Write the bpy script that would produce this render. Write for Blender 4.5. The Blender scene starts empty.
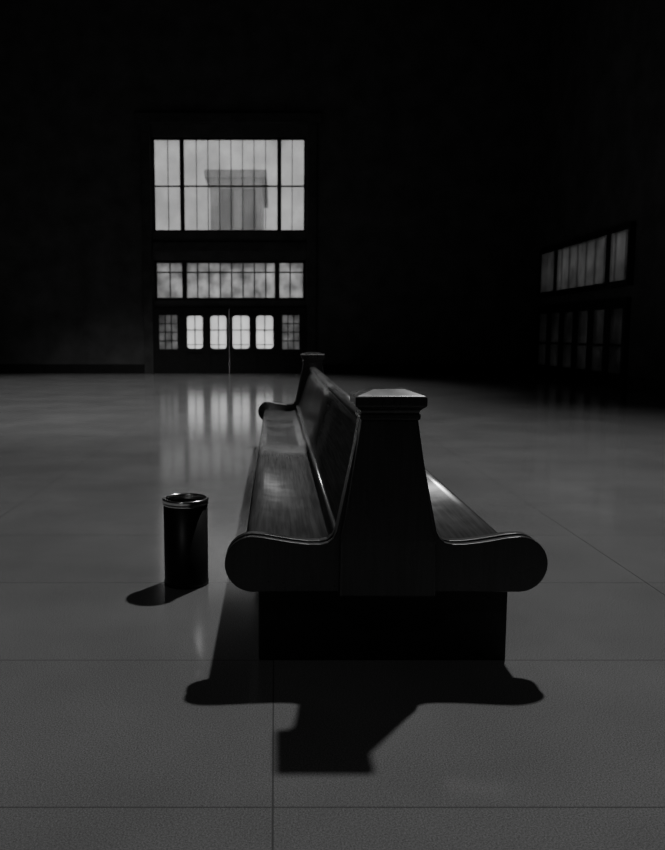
import bpy, bmesh, math
from mathutils import Vector
C = bpy.context
def link(o):
    C.scene.collection.objects.link(o); return o

# ------------------------------------------------------------ materials
def newmat(name):
    m = bpy.data.materials.new(name); m.use_nodes = True
    nt = m.node_tree; nt.nodes.clear()
    out = nt.nodes.new('ShaderNodeOutputMaterial')
    return m, nt, out
def N(nt, t, **kw):
    n = nt.nodes.new(t)
    for k, v in kw.items(): setattr(n, k, v)
    return n
def simple(name, col, rough, spec=0.5, metal=0.0, coat=0.0, nscale=8.0, var=0.25, bump=0.0):
    m, nt, out = newmat(name)
    p = N(nt, 'ShaderNodeBsdfPrincipled')
    tc = N(nt, 'ShaderNodeTexCoord'); no = N(nt, 'ShaderNodeTexNoise')
    no.inputs['Scale'].default_value = nscale; no.inputs['Detail'].default_value = 4
    nt.links.new(tc.outputs['Object'], no.inputs['Vector'])
    r = N(nt, 'ShaderNodeValToRGB')
    a = col*(1-var); b = col*(1+var)
    r.color_ramp.elements[0].color = (a, a, a, 1); r.color_ramp.elements[1].color = (b, b, b, 1)
    r.color_ramp.elements[0].position = .3; r.color_ramp.elements[1].position = .7
    nt.links.new(no.outputs['Fac'], r.inputs['Fac'])
    nt.links.new(r.outputs['Color'], p.inputs['Base Color'])
    p.inputs['Roughness'].default_value = rough
    p.inputs['Metallic'].default_value = metal
    p.inputs['Specular IOR Level'].default_value = spec
    p.inputs['Coat Weight'].default_value = coat
    p.inputs['Coat Roughness'].default_value = .15
    if bump:
        bp = N(nt, 'ShaderNodeBump'); bp.inputs['Strength'].default_value = bump
        bp.inputs['Distance'].default_value = .01
        nt.links.new(no.outputs['Fac'], bp.inputs['Height']); nt.links.new(bp.outputs['Normal'], p.inputs['Normal'])
    nt.links.new(p.outputs[0], out.inputs[0])
    return m
def wood(name, col, rough, stretch=(30, 1.2, 30), spec=.5, lo=.55, hi=1.5):
    m, nt, out = newmat(name)
    p = N(nt, 'ShaderNodeBsdfPrincipled')
    tc = N(nt, 'ShaderNodeTexCoord'); mp = N(nt, 'ShaderNodeMapping')
    mp.inputs['Scale'].default_value = stretch
    no = N(nt, 'ShaderNodeTexNoise'); no.inputs['Scale'].default_value = 2.0
    no.inputs['Detail'].default_value = 6; no.inputs['Distortion'].default_value = .6
    nt.links.new(tc.outputs['Object'], mp.inputs['Vector']); nt.links.new(mp.outputs[0], no.inputs['Vector'])
    r = N(nt, 'ShaderNodeValToRGB')
    a = col*lo; b = col*hi
    r.color_ramp.elements[0].color = (a, a, a, 1); r.color_ramp.elements[1].color = (b, b, b, 1)
    r.color_ramp.elements[0].position = .35; r.color_ramp.elements[1].position = .68
    nt.links.new(no.outputs['Fac'], r.inputs['Fac']); nt.links.new(r.outputs['Color'], p.inputs['Base Color'])
    n2 = N(nt, 'ShaderNodeTexNoise'); n2.inputs['Scale'].default_value = 3.5; n2.inputs['Detail'].default_value = 5
    nt.links.new(tc.outputs['Object'], n2.inputs['Vector'])
    mr = N(nt, 'ShaderNodeMapRange')
    mr.inputs['From Min'].default_value = .3; mr.inputs['From Max'].default_value = .7
    mr.inputs['To Min'].default_value = rough*.75; mr.inputs['To Max'].default_value = rough*1.35
    nt.links.new(n2.outputs['Fac'], mr.inputs['Value']); nt.links.new(mr.outputs[0], p.inputs['Roughness'])
    p.inputs['Specular IOR Level'].default_value = spec
    nt.links.new(p.outputs[0], out.inputs[0])
    return m

M_bench = wood('varnished_dark_wood', .11, .20, spec=1.0, lo=.7, hi=1.3)
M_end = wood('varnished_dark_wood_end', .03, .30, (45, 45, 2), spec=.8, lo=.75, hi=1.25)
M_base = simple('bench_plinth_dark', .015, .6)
M_wall = simple('dark_stone_wall', .07, .8, spec=.2, nscale=1.5, bump=.2)
M_trim = simple('dark_stone_trim', .05, .8, spec=.2, nscale=2.5, bump=.2)
M_ceil = simple('ceiling_plaster', .06, .9, spec=.1)
M_frame = simple('dark_bronze_frame', .01, .5, spec=.3)
M_can = simple('black_enamel', .012, .38, spec=.3)
M_chrome = simple('polished_steel', .75, .18, metal=1.0)
M_fac = simple('limestone_facade', .30, .9, nscale=.6, var=.15)
M_facdark = simple('facade_window_dark', .03, .5)
M_pave = simple('pavement', .45, .9, nscale=.5)

def glass(name, trans, transl, mixf, nscale=1.2, lo=.75):
    m, nt, out = newmat(name)
    tc = N(nt, 'ShaderNodeTexCoord'); no = N(nt, 'ShaderNodeTexNoise')
    no.inputs['Scale'].default_value = nscale; no.inputs['Detail'].default_value = 4
    nt.links.new(tc.outputs['Object'], no.inputs['Vector'])
    r = N(nt, 'ShaderNodeMapRange')
    r.inputs['From Min'].default_value = .3; r.inputs['From Max'].default_value = .7
    r.inputs['To Min'].default_value = lo; r.inputs['To Max'].default_value = 1.0
    nt.links.new(no.outputs['Fac'], r.inputs['Value'])
    def scaled(v):
        mu = N(nt, 'ShaderNodeMath', operation='MULTIPLY'); mu.inputs[1].default_value = v
        nt.links.new(r.outputs[0], mu.inputs[0])
        cc = N(nt, 'ShaderNodeCombineColor')
        for i in range(3): nt.links.new(mu.outputs[0], cc.inputs[i])
        return cc
    t = N(nt, 'ShaderNodeBsdfTransparent'); l = N(nt, 'ShaderNodeBsdfTranslucent')
    nt.links.new(scaled(trans).outputs[0], t.inputs[0]); nt.links.new(scaled(transl).outputs[0], l.inputs[0])
    mx = N(nt, 'ShaderNodeMixShader'); mx.inputs[0].default_value = mixf
    nt.links.new(t.outputs[0], mx.inputs[1]); nt.links.new(l.outputs[0], mx.inputs[2])
    g = N(nt, 'ShaderNodeBsdfGlossy'); g.inputs['Roughness'].default_value = .3
    g.inputs['Color'].default_value = (.4, .4, .4, 1)
    m2 = N(nt, 'ShaderNodeMixShader'); m2.inputs[0].default_value = .02
    nt.links.new(mx.outputs[0], m2.inputs[1]); nt.links.new(g.outputs[0], m2.inputs[2])
    nt.links.new(m2.outputs[0], out.inputs[0])
    return m
G_top = glass('hazy_window_glass', .47, .47, .2, lo=.8)
G_mid = glass('frosted_transom_glass', .60, .60, .6, 2.5, .45)
G_door = glass('frosted_door_glass', 1.0, 1.0, .35, 2.0, .85)
G_side = glass('dusty_sidelight_glass', .42, .42, .5, 2.5, .5)
G_dim = glass('dim_corridor_glass', .17, .17, .4, 1.5, .6)  # dark tint stands in for the dim space behind the right windows
G_dim2 = glass('dim_door_glass', .07, .07, .4, 1.5, .5)  # low light behind the right doors, put into the glass colour

# floor
m, nt, out = newmat('terrazzo_slab_floor'); M_floor = m
p = N(nt, 'ShaderNodeBsdfPrincipled')
tc = N(nt, 'ShaderNodeTexCoord')
sep = N(nt, 'ShaderNodeSeparateXYZ'); nt.links.new(tc.outputs['Object'], sep.inputs[0])
def joint(sock, off, per):
    a = N(nt, 'ShaderNodeMath', operation='ADD'); a.inputs[1].default_value = off
    nt.links.new(sock, a.inputs[0])
    pp = N(nt, 'ShaderNodeMath', operation='PINGPONG'); pp.inputs[1].default_value = per/2
    nt.links.new(a.outputs[0], pp.inputs[0])
    l = N(nt, 'ShaderNodeMath', operation='LESS_THAN'); l.inputs[1].default_value = .0027
    nt.links.new(pp.outputs[0], l.inputs[0]); return l
jx = joint(sep.outputs[0], .006, 1.96); jy = joint(sep.outputs[1], -3.0+.98*10, .98)
mxj = N(nt, 'ShaderNodeMath', operation='MAXIMUM')
nt.links.new(jx.outputs[0], mxj.inputs[0]); nt.links.new(jy.outputs[0], mxj.inputs[1])
sp = N(nt, 'ShaderNodeTexNoise'); sp.inputs['Scale'].default_value = 210; sp.inputs['Detail'].default_value = 2
sp.inputs['Roughness'].default_value = .8
nt.links.new(tc.outputs['Object'], sp.inputs['Vector'])
r1 = N(nt, 'ShaderNodeValToRGB')
r1.color_ramp.elements[0].position = .3; r1.color_ramp.elements[1].position = .7
r1.color_ramp.elements[0].color = (.08, .08, .08, 1); r1.color_ramp.elements[1].color = (.28, .28, .28, 1)
nt.links.new(sp.outputs['Fac'], r1.inputs['Fac'])
bl = N(nt, 'ShaderNodeTexNoise'); bl.inputs['Scale'].default_value = 1.1; bl.inputs['Detail'].default_value = 7
nt.links.new(tc.outputs['Object'], bl.inputs['Vector'])
mr = N(nt, 'ShaderNodeMapRange')
mr.inputs['From Min'].default_value = .3; mr.inputs['From Max'].default_value = .7
mr.inputs['To Min'].default_value = .84; mr.inputs['To Max'].default_value = 1.1
nt.links.new(bl.outputs['Fac'], mr.inputs['Value'])
mul = N(nt, 'ShaderNodeMix', data_type='RGBA', blend_type='MULTIPLY'); mul.inputs[0].default_value = 1
cc = N(nt, 'ShaderNodeCombineColor')
for i in range(3): nt.links.new(mr.outputs[0], cc.inputs[i])
nt.links.new(r1.outputs['Color'], mul.inputs[6]); nt.links.new(cc.outputs[0], mul.inputs[7])
mj = N(nt, 'ShaderNodeMix', data_type='RGBA'); mj.inputs[7].default_value = (.085, .085, .085, 1)
nt.links.new(mxj.outputs[0], mj.inputs[0]); nt.links.new(mul.outputs[2], mj.inputs[6])
nt.links.new(mj.outputs[2], p.inputs['Base Color'])
mrr = N(nt, 'ShaderNodeMapRange')
mrr.inputs['From Min'].default_value = .3; mrr.inputs['From Max'].default_value = .7
mrr.inputs['To Min'].default_value = .11; mrr.inputs['To Max'].default_value = .135
nt.links.new(bl.outputs['Fac'], mrr.inputs['Value']); nt.links.new(mrr.outputs[0], p.inputs['Roughness'])
p.inputs['Specular IOR Level'].default_value = 1.0
nt.links.new(p.outputs[0], out.inputs[0])

# ------------------------------------------------------------ mesh helpers
def boxes(name, lst, mats, bevel=0, parent=None):
    me = bpy.data.meshes.new(name); bm = bmesh.new()
    for b in lst:
        x0, x1, y0, y1, z0, z1 = b[:6]; mi = b[6] if len(b) > 6 else 0
        v = [bm.verts.new(c) for c in ((x0,y0,z0),(x1,y0,z0),(x1,y1,z0),(x0,y1,z0),(x0,y0,z1),(x1,y0,z1),(x1,y1,z1),(x0,y1,z1))]
        for f in ((3,2,1,0),(4,5,6,7),(0,1,5,4),(1,2,6,5),(2,3,7,6),(3,0,4,7)):
            fc = bm.faces.new([v[i] for i in f]); fc.material_index = mi
    bm.to_mesh(me); bm.free()
    for m in mats: me.materials.append(m)
    o = link(bpy.data.objects.new(name, me))
    if bevel:
        md = o.modifiers.new('bev', 'BEVEL'); md.width = bevel; md.segments = 3
    if parent: o.parent = parent
    return o
def prism(name, pts, a0, a1, mat, axis='Y', bevel=0, parent=None, smooth=False):
    me = bpy.data.meshes.new(name); bm = bmesh.new()
    A = [bm.verts.new((x, a0, z)) for x, z in pts]; B = [bm.verts.new((x, a1, z)) for x, z in pts]
    n = len(pts)
    bm.faces.new(A); bm.faces.new(B[::-1])
    for i in range(n):
        f = bm.faces.new((A[i], B[i], B[(i+1) % n], A[(i+1) % n])); f.smooth = smooth
    bmesh.ops.recalc_face_normals(bm, faces=bm.faces)
    bm.to_mesh(me); bm.free(); me.materials.append(mat)
    o = link(bpy.data.objects.new(name, me))
    if bevel:
        md = o.modifiers.new('bev', 'BEVEL'); md.width = bevel; md.segments = 3
        md.limit_method = 'ANGLE'; md.angle_limit = math.radians(40)
    if parent: o.parent = parent
    return o
def rings(name, secs, mats, bevel=0, parent=None):
    me = bpy.data.meshes.new(name); bm = bmesh.new(); R = []
    for cx, cy, hx, hy, z in secs:
        R.append([bm.verts.new(c) for c in ((cx-hx,cy-hy,z),(cx+hx,cy-hy,z),(cx+hx,cy+hy,z),(cx-hx,cy+hy,z))])
    bm.faces.new(R[0][::-1]); bm.faces.new(R[-1])
    for a, b in zip(R, R[1:]):
        for i in range(4): bm.faces.new((a[i], a[(i+1)%4], b[(i+1)%4], b[i]))
    bm.to_mesh(me); bm.free()
    for m in mats: me.materials.append(m)
    o = link(bpy.data.objects.new(name, me))
    if bevel:
        md = o.modifiers.new('bev', 'BEVEL'); md.width = bevel; md.segments = 3
        md.limit_method = 'ANGLE'; md.angle_limit = math.radians(20)
    if parent: o.parent = parent
    return o
def lathe(name, prof, cx, cy, mat, seg=64, parent=None):
    me = bpy.data.meshes.new(name); bm = bmesh.new(); R = []
    for r, z in prof:
        if r < 1e-6: R.append([bm.verts.new((cx, cy, z))])
        else: R.append([bm.verts.new((cx+r*math.cos(2*math.pi*i/seg), cy+r*math.sin(2*math.pi*i/seg), z)) for i in range(seg)])
    for a, b in zip(R, R[1:]):
        for i in range(seg):
            j = (i+1) % seg
            if len(a) == 1: f = bm.faces.new((a[0], b[j], b[i]))
            elif len(b) == 1: f = bm.faces.new((a[i], a[j], b[0]))
            else: f = bm.faces.new((a[i], a[j], b[j], b[i]))
            f.smooth = True
    bmesh.ops.recalc_face_normals(bm, faces=bm.faces)
    bm.to_mesh(me); bm.free(); me.materials.append(mat)
    o = link(bpy.data.objects.new(name, me))
    if parent: o.parent = parent
    return o

# ------------------------------------------------------------ room shell
XL, XR, YB, YF, ZC = -10.0, 8.4, -6.0, 26.0, 12.8
boxes('floor', [(XL-.4, XR+.4, YB-.4, YF+.4, -.2, 0)], [M_floor])
boxes('ceiling', [(XL-.4, XR+.4, YB-.4, YF+.4, ZC, ZC+.3)], [M_ceil])
boxes('wall_left', [(XL-.4, XL, YB-.4, YF+.4, 0, ZC)], [M_wall])
boxes('wall_back', [(XL, XR, YB-.4, YB, 0, ZC)], [M_wall])
wx0, wx1 = -3.97, 1.0
boxes('wall_far', [
    (XL, wx0, YF, YF+.4, 0, ZC), (wx1, XR, YF, YF+.4, 0, ZC),
    (wx0, wx1, YF, YF+.4, 7.6, ZC), (wx0, wx1, YF, YF+.4, 3.7, 4.62), (wx0, wx1, YF, YF+.4, 2.12, 2.41)], [M_wall])
ry0, ry1 = 18.6, 24.85
boxes('wall_right', [
    (XR, XR+.4, YB-.4, ry0, 0, ZC), (XR, XR+.4, ry1, YF+.4, 0, ZC),
    (XR, XR+.4, ry0, ry1, 3.84, ZC), (XR, XR+.4, ry0, ry1, 2.1, 2.5)], [M_wall])
boxes('trim_1', [(wx0-.35, wx0-.04, YF-.14, YF, 0, 8.0), (wx1+.04, wx1+.35, YF-.14, YF, 0, 8.0),
                 (wx0-.5, wx1+.5, YF-.2, YF, 8.0, 8.3), (wx0-.02, wx1+.02, YF-.1, YF, 3.98, 4.28)], [M_trim], .02)
boxes('baseboard_far', [(XL, wx0-.36, YF-.06, YF, 0, .3), (wx1+.36, XR, YF-.06, YF, 0, .3)], [M_frame], .01)
boxes('baseboard_left', [(XL, XL+.06, YB, YF-.07, 0, .3)], [M_frame], .01)
boxes('baseboard_right', [(XR-.06, XR, YB, ry0-.12, 0, .3)], [M_frame], .01)

fy0, fy1 = YF+.08, YF+.2
def window_y(name, x0, x1, z0, z1, thick, thin, hbars, gmat, fw=.06):
    L = [(x0, x1, fy0, fy1, z0, z0+fw), (x0, x1, fy0, fy1, z1-fw, z1), (x0, x0+fw, fy0, fy1, z0, z1), (x1-fw, x1, fy0, fy1, z0, z1)]
    for x, w in thick: L.append((x-w/2, x+w/2, fy0-.03, fy1, z0, z1))
    for x, w in thin: L.append((x-w/2, x+w/2, fy0+.05, fy1-.01, z0+.01, z1-.01))
    for z, w in hbars: L.append((x0+.01, x1-.01, fy0+.02, fy1-.02, z-w/2, z+w/2))
    L.append((x0+.02, x1-.02, fy0+.07, fy0+.075, z0+.02, z1-.02, 1))
    return boxes(name, L, [M_frame, gmat])
cen = [-2.93 + (2.93+.07)*i/8 for i in range(1, 8)]
window_y('window_1', wx0, wx1, 4.62, 7.6, [(-3.02, .13), (.14, .13)],
         [(x, .02) for x in cen] + [(-3.48, .02), (.56, .02)], [(6.08, .04)], G_top)
window_y('window_2', wx0, wx1, 2.41, 3.7, [(-2.98, .15), (.07, .15)],
         [(x, .028) for x in cen] + [(-3.46, .028), (.5, .028)], [(3.32, .03)], G_mid, .08)
fy0, fy1 = YF-.13, YF-.004
for nm, a, b in (('window_3', wx0-.03, -3.08), ('window_4', .12, wx1+.03)):
    L = [(a, b, fy0, fy1, 0, .8), (a, b, fy0, fy1, 1.92, 2.15)]
    ga, gb = (a+.18, b-.13) if a < -1 else (a+.12, b-.23)
    L += [(a, ga, fy0, fy1, .8, 1.92), (gb, b, fy0, fy1, .8, 1.92)]
    for i in (1, 2):
        x = ga+(gb-ga)*i/3; L.append((x-.010, x+.010, fy0+.02, fy1-.02, .8, 1.92))
    for i in (1, 2, 3):
        z = .8+1.12*i/4; L.append((ga, gb, fy0+.025, fy1-.025, z-.010, z+.010))
    L.append((ga-.01, gb+.01, fy0+.06, fy0+.065, .79, 1.93, 1))
    boxes(nm, L, [M_frame, G_side])
leaves = [(-3.08, -2.275, -2.90, -2.38), (-2.275, -1.513, -2.13, -1.60), (-1.504, -.735, -1.40, -.84), (-.735, .12, -.62, -.06)]
for i, (a, b, ga, gb) in enumerate(leaves):
    L = [(a, ga, fy0, fy1, 0, 2.15), (gb, b, fy0, fy1, 0, 2.15), (ga, gb, fy0, fy1, 0, .22),
         (ga, gb, fy0+.03, fy1-.03, .22, .7), (ga, gb, fy0, fy1, .7, .82), (ga, gb, fy0, fy1, 1.9, 2.15),
         ((ga+gb)/2-.011, (ga+gb)/2+.011, fy0+.02, fy1-.02, .82, 1.9), (ga, gb, fy0+.02, fy1-.02, 1.42, 1.445),
         (ga-.01, gb+.01, fy0+.06, fy0+.065, .81, 1.91, 1),
         (ga+.02, gb-.02, fy0-.06, fy0-.035, .94, .965, 0), (ga+.02, ga+.04, fy0-.04, fy0, .94, .965, 0), (gb-.04, gb-.02, fy0-.04, fy0, .94, .965, 0)]
    c = .09
    o = boxes('door_%d' % (i+1), L, [M_frame, G_door])
    bm = bmesh.new(); bm.from_mesh(o.data)
    for (cx, sx) in ((ga, 1), (gb, -1)):
        for (cz, sz) in ((1.9, -1), (.82, 1)):
            tri = [(cx, cz), (cx+sx*c, cz), (cx+sx*c*.3, cz+sz*c*.3), (cx, cz+sz*c)]
            A = [bm.verts.new((x, fy0+.01, z)) for x, z in tri]; B = [bm.verts.new((x, fy1-.01, z)) for x, z in tri]
            bm.faces.new(A); bm.faces.new(B[::-1])
            for k in range(4): bm.faces.new((A[k], B[k], B[(k+1)%4], A[(k+1)%4]))
    bm.to_mesh(o.data); bm.free()
gx0, gx1 = XR-.12, XR-.004
L = [(gx0, gx1, ry0-.06, ry1+.06, 2.44, 2.58), (gx0, gx1, ry0-.06, ry1+.06, 3.76, 3.9)]
for y, w in ((ry0, .12), (19.8, .14), (23.45, .10), (ry1, .12)): L.append((gx0-.01, gx1, y-w/2, y+w/2, 2.46, 3.88))
y = ry0+.3
while y < ry1: L.append((gx0+.055, gx1-.02, y-.01, y+.01, 2.52, 3.8)); y += .6
L.append((gx0+.05, gx0+.055, ry0, ry1, 2.51, 3.83, 1))
boxes('window_5', L, [M_frame, G_dim])
yy = ry0; k = 5
for w in (1.05, 1.04, 1.04, 1.04, 1.04, 1.04):
    a, b = yy, yy+w; yy = b
    L = [(gx0, gx1, a-.01, a+.16, 0, 2.16), (gx0, gx1, b-.16, b+.01, 0, 2.16), (gx0, gx1, a+.16, b-.16, 0, .35),
         (gx0, gx1, a+.16, b-.16, 1.92, 2.16), (gx0+.02, gx1-.02, a+.16, b-.16, 1.0, 1.05), (gx0+.03, gx0+.035, a+.15, b-.15, .34, 1.93, 1)]
    boxes('door_%d' % k, L, [M_frame, G_dim2]); k += 1

# ------------------------------------------------------------ outdoors
boxes('pavement', [(-45, 45, YF+.4, 90, -.2, -.02)], [M_pave])
L = [(-7, 3.5, 45, 55, -.02, 6.6), (-3.6, -.75, 44.6, 55, 6.6, 9.9), (-3.9, -.45, 44.3, 55, 9.9, 10.3), (-7.2, 3.7, 44.7, 55, 6.6, 6.9)]
for x in (-3.0, -1.75):
    L.append((x, x+.7, 44.55, 44.62, 7.2, 9.3, 1))
for i in range(7):
    L.append((-6.5+i*1.45, -5.7+i*1.45, 44.95, 45.02, 3.6, 5.6, 1))
boxes('building', L, [M_fac, M_facdark])

# ------------------------------------------------------------ bench
bench = link(bpy.data.objects.new('station_bench', None))
cx = .43; Y0, Y1 = 2.93, 9.0
half = [(.030, .905), (.055, .84), (.085, .74), (.118, .63), (.145, .545), (.168, .49), (.176, .482), (.182, .470), (.186, .462),
        (.200, .447), (.25, .432), (.33, .426), (.42, .430), (.49, .440), (.525, .443), (.545, .436), (.557, .420), (.560, .400), (.552, .380), (.535, .370), (.50, .366), (.48, .33)]
pts = [(cx-u, z) for u, z in half] + [(cx+u, z) for u, z in half[::-1]]
prism('seat_and_back', pts, Y0+.075, Y1-.075, M_bench, parent=bench, smooth=True)
def roundrail(name, x, z, rx, rz, mat):
    q = [(x+rx*math.cos(2*math.pi*i/16), z+rz*math.sin(2*math.pi*i/16)) for i in range(16)]
    prism(name, q, Y0+.075, Y1-.075, mat, parent=bench, smooth=True)
roundrail('back_rail', cx, .905, .045, .026, M_bench)
roundrail('bead_l', cx-.180, .485, .012, .012, M_bench)
roundrail('bead_r', cx+.180, .485, .012, .012, M_bench)
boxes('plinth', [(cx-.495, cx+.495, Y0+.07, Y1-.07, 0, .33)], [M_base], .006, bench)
def outline(ins=0.0):
    h = [(.0, .305+ins)]
    ex, ez, r = .515, .415, .110-ins
    for i in range(0, 19):
        a = -math.pi/2 + math.pi*i/18
        h.append((ex+r*math.cos(a), ez+r*math.sin(a)))
    h += [(.47, .521-ins), (.42, .512-ins), (.36, .502-ins), (.30, .495-ins), (.255, .495-ins), (.225, .502-ins), (.205, .518-ins), (.192, .545), (.185, .58)]
    h += [(.10, 1.0)]
    return [(cx-u, z) for u, z in h[1:]][::-1] + [(cx+u, z) for u, z in h[1:]]
for tag, ya, yb, s in (('near', Y0, Y0+.095, 1), ('far', Y1-.095, Y1, -1)):
    a = ya if s == 1 else yb
    def seg(d0, d1): return (a+s*d0, a+s*d1) if s == 1 else (a-d1, a-d0)
    for nm, d0, d1, ins in (('face', 0, .03, 0), ('core', .028, .056, .010), ('inner', .054, .095, 0)):
        y0, y1 = seg(d0, d1)
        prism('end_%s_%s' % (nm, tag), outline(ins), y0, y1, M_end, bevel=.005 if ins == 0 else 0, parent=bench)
    yc = (ya+yb)/2
    hy = .095
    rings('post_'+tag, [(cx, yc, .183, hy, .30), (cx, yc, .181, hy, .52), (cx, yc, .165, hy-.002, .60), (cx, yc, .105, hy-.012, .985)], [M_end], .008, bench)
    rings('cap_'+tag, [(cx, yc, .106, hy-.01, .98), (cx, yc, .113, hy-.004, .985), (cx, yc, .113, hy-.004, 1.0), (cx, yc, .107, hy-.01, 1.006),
                       (cx, yc, .112, hy-.004, 1.018), (cx, yc, .130, hy+.014, 1.032), (cx, yc, .133, hy+.017, 1.036), (cx, yc, .133, hy+.017, 1.066), (cx, yc, .127, hy+.011, 1.072), (cx, yc, .06, .04, 1.094)], [M_end], .002, bench)

# ------------------------------------------------------------ can
can = link(bpy.data.objects.new('trash_can', None))
kx, ky = -.465, 3.98; R = .116; H = .452
lathe('body', [(0, .0), (R-.006, 0), (R, .006), (R, .02), (R-.002, .024), (R-.002, H-.03), (R-.012, H-.03), (R-.014, .02), (0, .02)], kx, ky, M_can, parent=can)
rim = [(R-.002, H-.030), (R+.002, H-.027), (R+.002, H-.020), (R-.001, H-.015), (R+.003, H-.009), (R+.0045, H-.003), (R+.003, H+.003), (R-.003, H+.006), (R-.012, H+.004), (R-.015, H-.002), (R-.015, H-.02), (R-.012, H-.030), (R-.002, H-.030)]
lathe('rim', rim, kx, ky, M_chrome, parent=can)

# ------------------------------------------------------------ light
w = bpy.data.worlds.new('overcast'); C.scene.world = w; w.use_nodes = True
w.node_tree.nodes['Background'].inputs[0].default_value = (1, 1, 1, 1)
w.node_tree.nodes['Background'].inputs[1].default_value = 3.0
def spot(name, loc, tgt, e, ang, rad, blend=.6):
    ld = bpy.data.lights.new(name, 'SPOT'); ld.energy = e; ld.spot_size = math.radians(ang); ld.spot_blend = blend
    ld.shadow_soft_size = rad
    lo = link(bpy.data.objects.new(name, ld)); lo.location = loc
    lo.rotation_euler = (Vector(tgt)-lo.location).to_track_quat('-Z', 'Y').to_euler()
    return ld
k = spot('ceiling_lamp', (3.35, 9.9, 12.0), (-.5, 7.0, 0), 4600, 96, .2, 1.0)
k.specular_factor = .6
spot('added_floor_fill', (-4.0, 17.0, 12.0), (-4.0, 17.5, 0), 5000, 82, .3)  # unseen spot added to brighten the far left floor
ld = bpy.data.lights.new('added_front_fill', 'POINT'); ld.energy = 160; ld.shadow_soft_size = .6  # unseen fill added behind the camera to lift bench front, shadows and walls
lo = link(bpy.data.objects.new('added_front_fill', ld)); lo.location = (-3, -3, 9.5)

# ------------------------------------------------------------ camera
cd = bpy.data.cameras.new('camera'); cam = link(bpy.data.objects.new('camera', cd))
cam.location = (0, 0, 1.3)
th = math.atan(91/780)
cam.rotation_euler = (math.pi/2-th, 0, 0)
cd.sensor_fit = 'VERTICAL'; cd.sensor_height = 36; cd.lens = 780/850*36
cd.shift_x = 57.5/850
cd.dof.use_dof = True; cd.dof.focus_distance = 3.2; cd.dof.aperture_fstop = 4.0
C.scene.camera = cam
